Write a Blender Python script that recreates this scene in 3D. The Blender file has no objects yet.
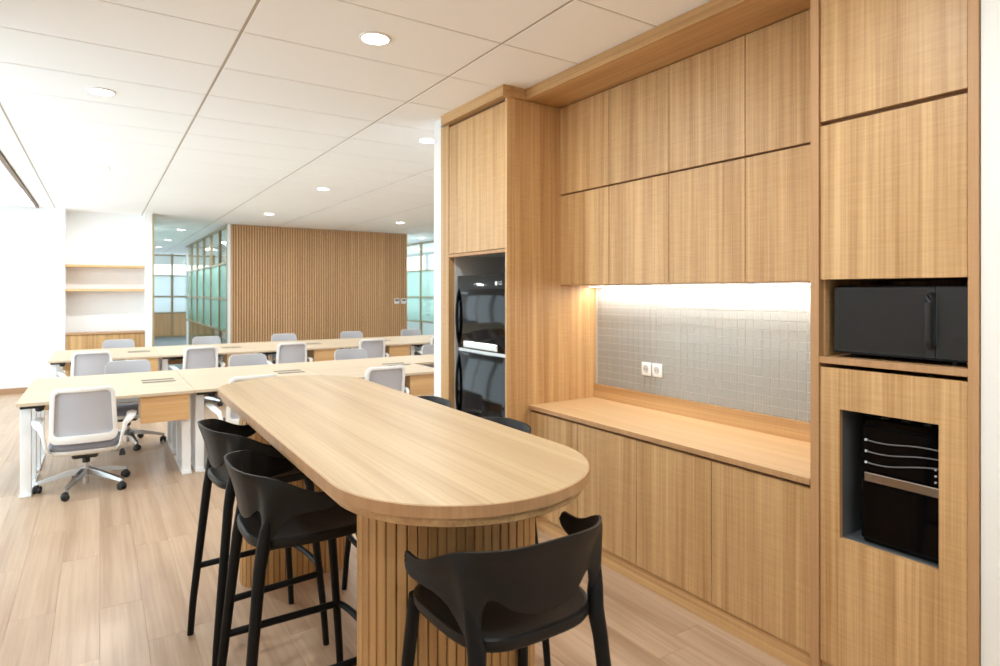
import bpy, bmesh, math, random
from mathutils import Vector, Matrix

random.seed(7)
PI = math.pi
sc = bpy.context.scene
COL = sc.collection

# ------------------------------------------------------------------ camera, world, exposure
CAM_H = 1.55
ZC = 2.884                                   # ceiling height
cd = bpy.data.cameras.new('camera')
cam = bpy.data.objects.new('camera', cd)
COL.objects.link(cam)
cam.location = (0, 0, CAM_H)
cam.rotation_euler = (PI / 2, 0, -0.5787)
cd.sensor_width = 36.0
cd.lens = 612.7 * 36.0 / 1000.0
cd.shift_y = -0.0407
cd.clip_start = 0.05
cd.dof.use_dof = True
cd.dof.focus_distance = 2.2
cd.dof.aperture_fstop = 4.0
sc.camera = cam

sc.view_settings.view_transform = 'Standard'
sc.view_settings.look = 'None'
sc.view_settings.gamma = 1.0
sc.view_settings.use_curve_mapping = False
sc.view_settings.exposure = 0.84
sc.cycles.use_denoising = True
sc.cycles.max_bounces = 10
sc.cycles.diffuse_bounces = 6
sc.cycles.transparent_max_bounces = 16
sc.cycles.sample_clamp_indirect = 6.0
sc.cycles.caustics_reflective = False
sc.cycles.caustics_refractive = False

world = bpy.data.worlds.new('overcast_sky')
sc.world = world
world.use_nodes = True
bg = world.node_tree.nodes['Background']
bg.inputs[0].default_value = (0.79, 0.93, 1.0, 1)
bg.inputs[1].default_value = 2.2

DOWNLIGHT_W = 11.0
LED_W = 4.4

def area_light(name, loc, rot, sx, sy, power, color=(1, 1, 1), portal=False, disk=False, parent=None):
    l = bpy.data.lights.new(name, 'AREA')
    l.energy = power
    l.color = color
    l.shape = 'DISK' if disk else 'RECTANGLE'
    l.size = sx
    if not disk:
        l.size_y = sy
    if portal:
        l.cycles.is_portal = True
    o = bpy.data.objects.new(name, l)
    COL.objects.link(o)
    o.location = loc
    o.rotation_euler = rot
    return o

# daylight enters by the window wall (X = -1.7): portals that guide the sky light through it
area_light('window_portal', (-1.70, 8.05, 1.45), (0, -PI / 2, 0), 2.7, 7.6, 1.0, portal=True)
area_light('window_portal', (3.6, 25.15, 1.7), (-PI / 2, 0, 0), 10.6, 1.8, 1.0, portal=True)

# ------------------------------------------------------------------ materials
def S(r, g, b):
    f = lambda c: (c / 255 / 12.92) if c / 255 <= 0.04045 else ((c / 255 + 0.055) / 1.055) ** 2.4
    return (f(r), f(g), f(b), 1)

MATS = {}
def plain(name, col, rough=0.5, metal=0.0, spec=0.5, coat=0.0, noise=0.0, bump=0.0, nscale=40):
    m = bpy.data.materials.new(name)
    m.use_nodes = True
    nt = m.node_tree
    b = nt.nodes['Principled BSDF']
    b.inputs['Base Color'].default_value = col
    b.inputs['Roughness'].default_value = rough
    b.inputs['Metallic'].default_value = metal
    b.inputs['Specular IOR Level'].default_value = spec
    b.inputs['Coat Weight'].default_value = coat
    if noise or bump:
        tc = nt.nodes.new('ShaderNodeTexCoord')
        n = nt.nodes.new('ShaderNodeTexNoise')
        n.inputs['Scale'].default_value = nscale
        n.inputs['Detail'].default_value = 4
        nt.links.new(tc.outputs['Object'], n.inputs['Vector'])
        if noise:
            r = nt.nodes.new('ShaderNodeMapRange')
            r.inputs['To Min'].default_value = 1 - noise
            r.inputs['To Max'].default_value = 1 + noise
            nt.links.new(n.outputs['Fac'], r.inputs['Value'])
            mx = nt.nodes.new('ShaderNodeMix')
            mx.data_type = 'RGBA'
            mx.blend_type = 'MULTIPLY'
            mx.inputs['Factor'].default_value = 1
            mx.inputs['A'].default_value = col
            nt.links.new(r.outputs['Result'], mx.inputs['B'])
            nt.links.new(mx.outputs['Result'], b.inputs['Base Color'])
        if bump:
            bp = nt.nodes.new('ShaderNodeBump')
            bp.inputs['Strength'].default_value = bump
            bp.inputs['Distance'].default_value = 0.002
            nt.links.new(n.outputs['Fac'], bp.inputs['Height'])
            nt.links.new(bp.outputs['Normal'], b.inputs['Normal'])
    MATS[name] = m
    return m

def wood(name, dark, light, axis='z', rough=0.45, fine=120.0, vary=0.05, figure=0.2, spec=0.4, contrast=0.5, bump=0.12):
    m = bpy.data.materials.new(name)
    m.use_nodes = True
    nt = m.node_tree
    N, L = nt.nodes.new, nt.links.new
    b = nt.nodes['Principled BSDF']
    b.inputs['Roughness'].default_value = rough
    b.inputs['Specular IOR Level'].default_value = spec
    tc = N('ShaderNodeTexCoord')
    oi = N('ShaderNodeObjectInfo')
    off = N('ShaderNodeVectorMath'); off.operation = 'SCALE'
    off.inputs[0].default_value = (17.3, 31.7, 23.1)
    L(oi.outputs['Random'], off.inputs['Scale'])
    add = N('ShaderNodeVectorMath'); add.operation = 'ADD'
    L(tc.outputs['Object'], add.inputs[0]); L(off.outputs[0], add.inputs[1])
    def stretched(k_across, k_along, detail, rough_, dist=0.0):
        mp = N('ShaderNodeMapping')
        sc_ = [k_across] * 3
        sc_['xyz'.index(axis)] = k_along
        mp.inputs['Scale'].default_value = sc_
        L(add.outputs[0], mp.inputs['Vector'])
        n = N('ShaderNodeTexNoise')
        n.inputs['Scale'].default_value = 1.0
        n.inputs['Detail'].default_value = detail
        n.inputs['Roughness'].default_value = rough_
        n.inputs['Distortion'].default_value = dist
        L(mp.outputs[0], n.inputs['Vector'])
        return n
    n1 = stretched(fine, 1.2, 5, 0.6)                # fine straight pores
    n2 = stretched(fine * 0.14, 0.45, 3, 0.5, 0.3)   # broad bands
    n3 = stretched(9.0, fine * 1.1, 2, 0.5, 0.4)     # cross figure
    def math_(op, a, bb):
        q = N('ShaderNodeMath'); q.operation = op
        for k, v in ((0, a), (1, bb)):
            if isinstance(v, (int, float)):
                q.inputs[k].default_value = v
            else:
                L(v, q.inputs[k])
        return q.outputs[0]
    s1 = math_('MULTIPLY', n1.outputs['Fac'], 0.5)
    s2 = math_('MULTIPLY', n2.outputs['Fac'], 0.5 + 0.1)
    s3 = math_('MULTIPLY', n3.outputs['Fac'], figure * 0.5)
    tot = math_('ADD', math_('ADD', s1, s2), s3)
    mean = 0.5 * (0.5 + 0.6 + figure * 0.5)
    cen = math_('SUBTRACT', tot, mean)
    fac = math_('ADD', math_('MULTIPLY', cen, contrast * 5.0), 0.5)
    cl = N('ShaderNodeClamp'); L(fac, cl.inputs[0])
    mx = N('ShaderNodeMix'); mx.data_type = 'RGBA'
    mx.inputs['A'].default_value = dark
    mx.inputs['B'].default_value = light
    L(cl.outputs[0], mx.inputs['Factor'])
    hv = N('ShaderNodeHueSaturation')
    mr = N('ShaderNodeMapRange')
    mr.inputs['To Min'].default_value = 1 - vary
    mr.inputs['To Max'].default_value = 1 + vary
    L(oi.outputs['Random'], mr.inputs['Value'])
    L(mr.outputs[0], hv.inputs['Value'])
    L(mx.outputs['Result'], hv.inputs['Color'])
    L(hv.outputs[0], b.inputs['Base Color'])
    bp = N('ShaderNodeBump')
    bp.inputs['Strength'].default_value = bump
    bp.inputs['Distance'].default_value = 0.001
    L(n1.outputs['Fac'], bp.inputs['Height'])
    L(bp.outputs['Normal'], b.inputs['Normal'])
    MATS[name] = m
    return m

def emit(name, col, strength):
    m = bpy.data.materials.new(name)
    m.use_nodes = True
    nt = m.node_tree
    nt.nodes.remove(nt.nodes['Principled BSDF'])
    e = nt.nodes.new('ShaderNodeEmission')
    e.inputs[0].default_value = col
    e.inputs[1].default_value = strength
    nt.links.new(e.outputs[0], nt.nodes['Material Output'].inputs[0])
    MATS[name] = m
    return m

def glass(name, tint, see, gloss_rough=0.02, body=None):
    """thin architectural glass: mostly see-through, fresnel sheen; body = share of milky film"""
    m = bpy.data.materials.new(name)
    m.use_nodes = True
    nt = m.node_tree
    N, L = nt.nodes.new, nt.links.new
    nt.nodes.remove(nt.nodes['Principled BSDF'])
    tr = N('ShaderNodeBsdfTransparent'); tr.inputs[0].default_value = tint
    gl = N('ShaderNodeBsdfGlossy'); gl.inputs['Roughness'].default_value = gloss_rough
    fr = N('ShaderNodeFresnel'); fr.inputs[0].default_value = 1.35
    base = tr.outputs[0]
    if body:
        tl = N('ShaderNodeBsdfTranslucent'); tl.inputs[0].default_value = body
        df = N('ShaderNodeBsdfDiffuse'); df.inputs[0].default_value = body
        mm = N('ShaderNodeMixShader'); mm.inputs[0].default_value = 0.5
        L(tl.outputs[0], mm.inputs[1]); L(df.outputs[0], mm.inputs[2])
        m2 = N('ShaderNodeMixShader'); m2.inputs[0].default_value = 1 - see
        L(tr.outputs[0], m2.inputs[1]); L(mm.outputs[0], m2.inputs[2])
        base = m2.outputs[0]
    mx = N('ShaderNodeMixShader')
    ge = N('ShaderNodeNewGeometry')                 # the sheen sits on the entry face only
    fm = N('ShaderNodeMath'); fm.operation = 'SUBTRACT'; fm.use_clamp = True
    L(fr.outputs[0], fm.inputs[0]); L(ge.outputs['Backfacing'], fm.inputs[1])
    L(fm.outputs[0], mx.inputs[0]); L(base, mx.inputs[1]); L(gl.outputs[0], mx.inputs[2])
    L(mx.outputs[0], nt.nodes['Material Output'].inputs[0])
    MATS[name] = m
    return m

OAK_D, OAK_L = S(168, 126, 78), S(214, 175, 125)
wood('oak_v', OAK_D, OAK_L, 'z', rough=0.42, contrast=0.6, figure=0.28)
wood('oak_y', OAK_D, OAK_L, 'y', rough=0.42)
wood('oak_top', S(186, 150, 105), S(210, 178, 136), 'y', rough=0.36, figure=0.1, vary=0.02)
wood('bar_top', S(160, 132, 97), S(187, 161, 125), 'y', rough=0.45, figure=0.1, vary=0.02, spec=0.3)
wood('oak_edge', S(168, 126, 84), S(192, 150, 108), 'z', rough=0.5, vary=0.03)
wood('oak_slat', S(172, 130, 80), S(206, 164, 110), 'z', rough=0.5, vary=0.07)
wood('wall_slat', S(196, 151, 106), S(223, 180, 135), 'z', rough=0.55, vary=0.06)
wood('desk_oak', S(194, 172, 145), S(214, 195, 170), 'x', rough=0.55, spec=0.25, figure=0.1, vary=0.03, contrast=0.35)
wood('desk_front', S(196, 152, 100), S(220, 178, 128), 'x', rough=0.45, figure=0.1, vary=0.03, contrast=0.4)
wood('floor_plank', S(168, 137, 110), S(198, 169, 142), 'y', rough=0.34, fine=45, figure=0.05, vary=0.03, contrast=0.65, bump=0.08)
plain('slat_felt', S(92, 60, 34), 0.9)
plain('bar_core', S(74, 48, 24), 0.9)
plain('cabinet_dark', S(126, 90, 58), 0.8)
plain('white_paint', S(240, 240, 240), 0.6, noise=0.01, nscale=3)
plain('warm_white', S(236, 234, 228), 0.6, noise=0.01, nscale=3)
plain('ceiling_tile', S(248, 249, 250), 0.9, noise=0.035, bump=0.25, nscale=160)
plain('ceiling_grid', S(178, 164, 148), 0.6)
plain('ceiling_base', S(150, 140, 126), 0.9)
plain('bronze', S(120, 92, 66), 0.5)
plain('champagne_metal', S(168, 150, 116), 0.4, metal=0.3)
plain('white_metal', S(242, 242, 242), 0.35, spec=0.5)
plain('white_plastic', S(240, 240, 238), 0.4)
plain('light_grey_lining', S(205, 203, 200), 0.6)
plain('aluminium', S(190, 190, 190), 0.25, metal=1.0)
plain('flap_metal', S(120, 116, 107), 0.85, spec=0.1)
plain('chair_mesh', S(188, 187, 193), 0.85, noise=0.10, bump=0.3, nscale=260)
plain('chair_fabric', S(132, 131, 138), 0.9, noise=0.08, bump=0.3, nscale=300)
plain('black_plastic', S(18, 17, 16), 0.48, spec=0.32)
plain('black_leg', S(10, 10, 10), 0.5, spec=0.25)
plain('black_rubber', S(30, 30, 31), 0.55)
plain('black_gloss', S(7, 7, 8), 0.07, spec=0.2)
plain('reflection_grey', S(88, 88, 90), 0.3)  # tone of the reflections modelled as lines on the dispenser
plain('floor_joint', S(158, 130, 106), 0.8)
plain('black_satin', S(20, 20, 20), 0.35)
plain('micro_door', S(34, 33, 32), 0.28, spec=0.3)
plain('steel', S(190, 188, 184), 0.22, metal=1.0)
plain('logo_silver', S(205, 208, 212), 0.3)
plain('recess_grey', S(92, 95, 98), 0.45)
plain('tile_grey', S(160, 159, 153), 0.33, spec=0.5, noise=0.04, nscale=9)
plain('grout', S(196, 194, 188), 0.8)
plain('socket_dark', S(120, 120, 120), 0.6)
plain('carpet', S(146, 152, 154), 0.95, noise=0.15, nscale=60)
plain('baseboard_brown', S(178, 140, 108), 0.5)
emit('lamp_glow', (1.0, 0.97, 0.92, 1), 14.0)
emit('led_glow', (1.0, 0.97, 0.93, 1), 14.0)
glass('clear_glass', (0.96, 0.98, 0.97, 1), 1.0)
glass('window_glass', (0.98, 0.99, 0.99, 1), 1.0)
glass('green_frost', S(178, 224, 210), 0.35, 0.25, body=S(168, 214, 200))
glass('pale_frost', S(205, 226, 220), 0.35, 0.25, body=S(206, 224, 218))
glass('white_frost', S(235, 240, 240), 0.25, 0.3, body=S(232, 238, 240))

# ------------------------------------------------------------------ mesh helpers
WL = {}                                       # build-time world location of every object

def new_bm():
    return bmesh.new()

def box(bm, x0, x1, y0, y1, z0, z1, bevel=0.0, seg=1):
    vs = [bm.verts.new((x, y, z)) for x in (x0, x1) for y in (y0, y1) for z in (z0, z1)]
    idx = [(0, 1, 3, 2), (4, 6, 7, 5), (0, 4, 5, 1), (2, 3, 7, 6), (0, 2, 6, 4), (1, 5, 7, 3)]
    fs = [bm.faces.new([vs[i] for i in f]) for f in idx]
    if bevel > 0:
        es = list({e for f in fs for e in f.edges})
        bmesh.ops.bevel(bm, geom=es, offset=bevel, segments=seg, affect='EDGES', profile=0.5)
    return bm

def bx(*a, **k):
    return box(new_bm(), *a, **k)

def prism(bm, outline, z0, z1):
    lo = [bm.verts.new((x, y, z0)) for x, y in outline]
    hi = [bm.verts.new((x, y, z1)) for x, y in outline]
    n = len(outline)
    for i in range(n):
        j = (i + 1) % n
        bm.faces.new((lo[i], lo[j], hi[j], hi[i]))
    bm.faces.new(hi)
    bm.faces.new(lo[::-1])
    return bm

def loft(bm, loops, caps=True, closed=False):
    rows = [[bm.verts.new(p) for p in lp] for lp in loops]
    n = len(rows[0])
    m = len(rows)
    for i in range(m if closed else m - 1):
        a, b = rows[i], rows[(i + 1) % m]
        for k in range(n):
            q = (k + 1) % n
            bm.faces.new((a[k], a[q], b[q], b[k]))
    if caps and not closed:
        bm.faces.new(rows[0][::-1])
        bm.faces.new(rows[-1])
    return bm

def tube(bm, pts, radii, n=10, flat=1.0, up=(0, 0, 1), closed=False):
    """tube through pts; radii a number or list; flat squeezes the second axis"""
    pts = [Vector(p) for p in pts]
    if not isinstance(radii, (list, tuple)):
        radii = [radii] * len(pts)
    loops = []
    up = Vector(up)
    m = len(pts)
    for i, p in enumerate(pts):
        if closed:
            t = pts[(i + 1) % m] - pts[i - 1]
        else:
            t = pts[min(i + 1, m - 1)] - pts[max(i - 1, 0)]
        t.normalize()
        u = up if abs(t.dot(up)) < 0.95 else Vector((1, 0, 0))
        s = t.cross(u).normalized()
        w = s.cross(t).normalized()
        r = radii[i]
        loops.append([p + s * (r * math.cos(2 * PI * k / n)) + w * (r * flat * math.sin(2 * PI * k / n)) for k in range(n)])
    return loft(bm, loops, closed=closed)

def cyl(bm, x, y, z0, z1, r, n=20, r1=None):
    r1 = r if r1 is None else r1
    return loft(bm, [[(x + r * math.cos(2 * PI * k / n), y + r * math.sin(2 * PI * k / n), z0) for k in range(n)],
                     [(x + r1 * math.cos(2 * PI * k / n), y + r1 * math.sin(2 * PI * k / n), z1) for k in range(n)]])

def stadium_y(x0, x1, yc0, yc1, n=28, inset=0.0):
    """outline with semicircular ends, long axis Y (yc0, yc1 are the centres of the end arcs)"""
    cx, r = (x0 + x1) / 2, (x1 - x0) / 2 - inset
    o = [(cx + r * math.cos(PI + PI * k / n), yc0 + r * math.sin(PI + PI * k / n)) for k in range(n + 1)]
    o += [(cx + r * math.cos(PI * k / n), yc1 + r * math.sin(PI * k / n)) for k in range(n + 1)]
    return o

def finish(name, bm, mat, parent=None, smooth=False, recentre=True, origin=None):
    bmesh.ops.recalc_face_normals(bm, faces=bm.faces)
    me = bpy.data.meshes.new(name)
    c = Vector((0, 0, 0))
    if recentre:
        if origin is not None:
            c = Vector(origin)
        else:
            xs = [v.co for v in bm.verts]
            lo = Vector([min(v[i] for v in xs) for i in range(3)])
            hi = Vector([max(v[i] for v in xs) for i in range(3)])
            c = (lo + hi) / 2
            if parent is None:
                c.z = lo.z
        bmesh.ops.translate(bm, verts=bm.verts, vec=-c)
    bm.to_mesh(me)
    bm.free()
    me.materials.append(MATS[mat])
    if smooth:
        for p in me.polygons:
            p.use_smooth = True
        try:
            me.set_sharp_from_angle(angle=math.radians(50))
        except Exception:
            pass
    o = bpy.data.objects.new(name, me)
    COL.objects.link(o)
    WL[o] = c
    if parent is not None:
        o.parent = parent
        o.location = c - WL[parent]
    else:
        o.location = c
    return o

def tag(o, label, cat, group=None):
    o['label'] = label
    o['category'] = cat
    if group:
        o['group'] = group
    return o

def thing(name, label, cat, loc=(0, 0, 0), group=None):
    o = bpy.data.objects.new(name, None)
    o.empty_display_size = 0.1
    COL.objects.link(o)
    o.location = loc
    WL[o] = Vector(loc)
    return tag(o, label, cat, group)

def struct(name, bm, mat, label=None, smooth=False):
    o = finish(name, bm, mat, None, smooth)
    o['kind'] = 'structure'
    if label:
        o['label'] = label
    return o

def inst(src, name, parent, wloc, rotz=0.0, rot=None):
    """a piece that shares its mesh with src"""
    o = bpy.data.objects.new(name, src if isinstance(src, bpy.types.Mesh) else src.data)
    COL.objects.link(o)
    o.parent = parent
    o.location = Vector(wloc) - WL[parent]
    o.rotation_euler = rot if rot else (0, 0, rotz)
    WL[o] = Vector(wloc)
    return o

def mesh_of(name, bm, mat, smooth=False):
    bmesh.ops.recalc_face_normals(bm, faces=bm.faces)
    me = bpy.data.meshes.new(name)
    bm.to_mesh(me)
    bm.free()
    me.materials.append(MATS[mat])
    if smooth:
        for p in me.polygons:
            p.use_smooth = True
    return me

def copy_tree(src, parent=None):
    c = src.copy()
    COL.objects.link(c)
    if parent is not None:
        c.parent = parent
    for ch in list(src.children):
        copy_tree(ch, c)
    return c

def place(src, first, loc, rotz, label, group=None):
    o = src if first else copy_tree(src)
    o.location = loc
    o.rotation_euler = (0, 0, rotz)
    o['label'] = label
    if group:
        o['group'] = group
    return o

ORD = ['first', 'second', 'third', 'fourth', 'fifth', 'sixth']

# ------------------------------------------------------------------ floor
YW = 11.92                                    # far wall plane
floor = struct('floor', bx(-1.72, 9.2, -3.1, 12.05, -0.12, -0.004), 'floor_joint', 'light oak plank floor')
PW, PL = 0.18, 1.22
plank = mesh_of('plank', box(new_bm(), -PW / 2 + .0003, PW / 2 - .0003, -PL / 2 + .0003, PL / 2 - .0003, -0.004, 0.0, 0.0008), 'floor_plank')
rest = new_bm()
for i in range(-9, 51):
    x = (i + 0.5) * PW
    st = random.random() * PL
    for j in range(-3, 11):
        y = j * PL + st
        if y + PL / 2 > 12.05 or y - PL / 2 < -3.05 or x > 9.1:
            continue
        if x < 2.4 and y > 0.5:
            o = bpy.data.objects.new('plank', plank)
            COL.objects.link(o)
            o.parent = floor
            o.location = Vector((x, y, 0)) - WL[floor]
        else:
            box(rest, x - PW / 2 + .0003, x + PW / 2 - .0003, y - PL / 2 + .0003, y + PL / 2 - .0003, -0.004, 0.0)
    # cut pieces that close each course at both ends
    yl = [j * PL + st for j in range(-3, 11) if j * PL + st + PL / 2 <= 12.05 and j * PL + st - PL / 2 >= -3.05]
    box(rest, x - PW / 2 + .0003, x + PW / 2 - .0003, max(yl) + PL / 2 + .0003, 12.05, -0.004, 0.0)
    box(rest, x - PW / 2 + .0003, x + PW / 2 - .0003, -3.1, min(yl) - PL / 2 - .0003, -0.004, 0.0)
r_ = finish('plank_field', rest, 'floor_plank', floor)
r_['kind'] = 'stuff'
struct('floor_carpet', bx(-1.72, 9.2, 12.05, 25.2, -0.12, 0.0), 'carpet', 'grey carpet of the corridor')

# ------------------------------------------------------------------ ceiling
GX, GY = 0.609, 3.3476
ceil = struct('ceiling', bx(-0.79, 9.2, -3.1, 25.2, ZC + 0.012, ZC + 0.14), 'ceiling_base', 'white suspended panel ceiling')
for k in range(-1, 8):
    x = GX + 1.2 * k
    if -0.79 < x < 9.2:
        finish('grid_bar', bx(x - .012, x + .012, -3.1, 25.2, ZC + 0.003, ZC + 0.012), 'ceiling_grid', ceil)
for j in range(-10, 37):
    y = GY + 0.6 * j
    finish('grid_bar', bx(-0.79, 9.2, y - .012, y + .012, ZC + 0.0035, ZC + 0.012), 'ceiling_grid', ceil)
ctile = mesh_of('ceiling_panel', box(new_bm(), -.592, .592, -.2955, .2955, 0, .011, .0015), 'ceiling_tile')
crest = new_bm()
DL = [(0.009, 4.8476), (0.009, 7.8476), (0.009, 10.8476), (1.209, 3.0476), (2.409, 4.8476), (2.409, 7.8476),
      (2.409, 10.8476), (4.809, 10.8476), (4.809, 7.8476), (4.809, 4.8476), (1.209, 1.2476), (0.009, 1.8476),
      (1.209, -0.5524), (0.009, -1.1524)]
for k in range(-2, 8):
    xa, xb = GX + 1.2 * k, GX + 1.2 * (k + 1)
    xa = max(xa, -0.79); xb = min(xb, 9.2)
    for j in range(-11, 37):
        y = GY + 0.6 * (j + 0.5)
        full = abs(xb - xa - 1.2) < 1e-3
        if full and 1.2 < y < 12.6 and k <= 4:
            inst(ctile, 'ceiling_panel', ceil, ((xa + xb) / 2, y, ZC))
        elif not full and k == -2 and 1.2 < y < 12.6:
            finish('ceiling_panel', bx(xa + .008, xb - .008, y - .2955, y + .2955, ZC, ZC + .011, bevel=.0015), 'ceiling_tile', ceil)
        else:
            box(crest, xa + .008, xb - .008, max(y - .2955, -3.1), min(y + .2955, 25.2), ZC, ZC + .011)
r_ = finish('panel_field', crest, 'ceiling_tile', ceil)
r_['kind'] = 'stuff'
# raised curtain pocket over the window wall with its dark metal edge
struct('ceiling_pocket', bx(-1.72, -0.79, -3.1, 12.0, ZC + 0.26, ZC + 0.36), 'white_paint', 'raised white curtain pocket above the windows')
struct('trim_1', bx(-0.83, -0.79, -3.1, YW, ZC - 0.02, ZC + 0.26), 'bronze', 'brown metal edge of the ceiling at the window pocket')

# ------------------------------------------------------------------ outer walls
struct('wall_rear', bx(-1.72, 3.1, -3.2, -3.1, -0.1, ZC + 0.3), 'white_paint')
wfar = new_bm()
box(wfar, -1.72, 9.2, 25.2, 25.3, -0.1, 0.8)
box(wfar, -1.72, 9.2, 25.2, 25.3, 2.6, ZC + 0.3)
for xx in (-1.72, 0.55, 2.85, 5.15, 7.45, 9.0):
    box(wfar, xx, xx + .2, 25.2, 25.3, 0.8, 2.6)
struct('wall_far', wfar, 'white_paint')
for i in range(5):
    xa = (-1.72, 0.55, 2.85, 5.15, 7.45)[i] + .2
    xb = (0.55, 2.85, 5.15, 7.45, 9.0)[i]
    f = new_bm()
    for (a, b, c, d) in ((xa, xb, .8, .85), (xa, xb, 2.55, 2.6), (xa, xa + .05, .85, 2.55), (xb - .05, xb, .85, 2.55)):
        box(f, a, b, 25.22, 25.28, c, d)
    w = struct('window_%d' % (i + 6), f, 'white_metal', 'white framed window of the far office')
    finish('pane', bx(xa + .05, xb - .05, 25.247, 25.253, .85, 2.55), 'window_glass', w)
wr = new_bm()
RWY = [12.6, 15.6, 18.6, 21.6, 24.6]  # window openings added out of view to brighten the side office and passage
box(wr, 9.2, 9.3, 4.2, 25.3, -0.1, 0.8)
box(wr, 9.2, 9.3, 4.2, 25.3, 2.84, ZC + 0.3)
box(wr, 9.2, 9.3, 4.2, 12.5, 0.8, 2.84)
box(wr, 9.2, 9.3, 24.7, 25.3, 0.8, 2.84)
for yy in RWY:
    box(wr, 9.2, 9.3, yy - .1, yy + .1, 0.8, 2.84)
struct('wall_right', wr, 'white_paint')
for i in range(4):
    ya, yb = RWY[i] + .1, RWY[i + 1] - .1
    f = new_bm()
    for (a, b, c, d) in ((ya, yb, .8, .85), (ya, yb, 2.79, 2.84), (ya, ya + .05, .85, 2.79), (yb - .05, yb, .85, 2.79)):
        box(f, 9.22, 9.28, a, b, c, d)
    w = struct('window_%d' % (i + 11), f, 'white_metal', 'added white framed window, out of view, lighting the side office')
    finish('pane', bx(9.247, 9.253, ya + .05, yb - .05, .85, 2.79), 'window_glass', w)
# window wall on the left (outside the frame): sill, head, piers, four large windows
wl = new_bm()
box(wl, -1.86, -1.72, 4.1, YW, -0.1, 0.12)
box(wl, -1.86, -1.72, 4.1, YW, 2.80, ZC + 0.36)
WN, WP = 3, (YW - 4.1) / 3
for i in range(WN + 1):
    yy = 4.1 + WP * i
    box(wl, -1.86, -1.72, yy - 0.06, min(yy + 0.06, YW), 0.12, 2.80)
struct('wall_left', wl, 'white_paint', 'white piers of the window wall')
struct('wall_left_near', bx(-1.86, -1.05, -3.1, 4.04, -0.1, ZC + 0.36), 'white_paint', 'white wall beside the windows')
for i in range(WN):
    y0, y1 = 4.1 + WP * i + 0.06, 4.1 + WP * (i + 1) - 0.06
    f = new_bm()
    for (a, b, c, d) in ((y0, y1, .12, .17), (y0, y1, 2.75, 2.80), (y0, y0 + .05, .17, 2.75), (y1 - .05, y1, .17, 2.75),
                         ((y0 + y1) / 2 - .025, (y0 + y1) / 2 + .025, .17, 2.75)):
        box(f, -1.82, -1.76, a, b, c, d)
    w = struct('window_%d' % (i + 1), f, 'white_metal', 'tall white framed window')
    for a, b in ((y0 + .05, (y0 + y1) / 2 - .025), ((y0 + y1) / 2 + .025, y1 - .05)):
        finish('pane', bx(-1.793, -1.787, a, b, .17, 2.75), 'window_glass', w)

# far wall with the shelf niche
NX0, NX1, JX = -0.46, 0.64, 0.745
struct('wall_far_left', bx(-1.72, NX0, YW, YW + 0.42, 0, ZC), 'white_paint', 'white wall beside the shelf niche')
struct('wall_niche', bx(NX0, NX1, YW + 0.36, YW + 0.42, 0, ZC), 'white_paint', 'back of the shelf niche')
struct('wall_jamb', bx(NX1, JX, YW, YW + 0.42, 0, ZC), 'white_paint', 'white jamb between niche and corridor')
struct('trim_2', bx(JX, JX + .03, YW - .005, YW + .42, 0, ZC), 'champagne_metal', 'thin metal jamb of the corridor opening')
struct('baseboard_far', bx(-1.72, NX0, YW - 0.015, YW, 0, 0.085, bevel=.003), 'baseboard_brown')
struct('wall_corridor', bx(NX1, JX, YW + 0.42, 25.2, 0, ZC), 'white_paint')
for zt, nm in ((1.995, 'upper'), (1.604, 'lower')):
    s = finish('wall_shelf', bx(NX0 + .002, NX1 - .002, YW + 0.02, YW + 0.36, zt - 0.035, zt, bevel=.002), 'desk_front')
    tag(s, 'empty oak shelf in the white wall niche, %s of the two' % nm, 'shelf', 'shelves in the wall niche')
lc = thing('low_cabinet', 'low oak cabinet with three doors under the niche shelves', 'cabinet', (0.09, YW + .18, 0))
finish('body', bx(NX0 + .002, NX1 - .002, YW + .02, YW + .352, 0, .865), 'cabinet_dark', lc)
finish('top', bx(NX0 + .002, NX1 - .002, YW - .01, YW + .352, .865, .89, bevel=.002), 'oak_edge', lc)
for i in range(3):
    w = (NX1 - NX0 - .004) / 3
    finish('door', bx(NX0 + .002 + i * w + .003, NX0 + .002 + (i + 1) * w - .003, YW, YW + .02, .06, .855, bevel=.001), 'oak_v', lc)

# slatted feature wall
SX0, SX1, SY = 2.14, 5.90, 12.9
sw = struct('wall_slatted', bx(SX0, SX1, SY + 0.025, SY + 0.12, 0, ZC), 'slat_felt', 'wall clad in vertical oak slats')
ns = 76
pitch = (SX1 - SX0) / ns
slat = mesh_of('slat', box(new_bm(), -pitch * .33, pitch * .33, 0, .024, 0, ZC - .004, .002), 'wall_slat')
for i in range(ns):
    inst(slat, 'slat', sw, (SX0 + (i + .5) * pitch, SY, 0))
struct('trim_3', bx(SX0 - .045, SX0, SY - .005, SY + .12, 0, ZC), 'white_paint', 'white corner trim of the slatted wall')
for x, w_ in ((5.63, 'farther from'), (5.80, 'nearer to')):
    t = thing('thermostat', 'small white wall control on the slatted wall, the one %s its free end' % w_, 'thermostat', (x, SY, 1.35), 'wall controls on the slatted wall')
    finish('plate', bx(x - .06, x + .06, SY - .018, SY, 1.29, 1.41, bevel=.006), 'white_plastic', t)
    finish('screen', bx(x - .042, x + .042, SY - .021, SY - .017, 1.35, 1.395, bevel=.001), 'recess_grey', t)
struct('wall_meeting_right', bx(5.82, 5.9, SY + .12, 19.6, 0, ZC), 'white_paint')

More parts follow.
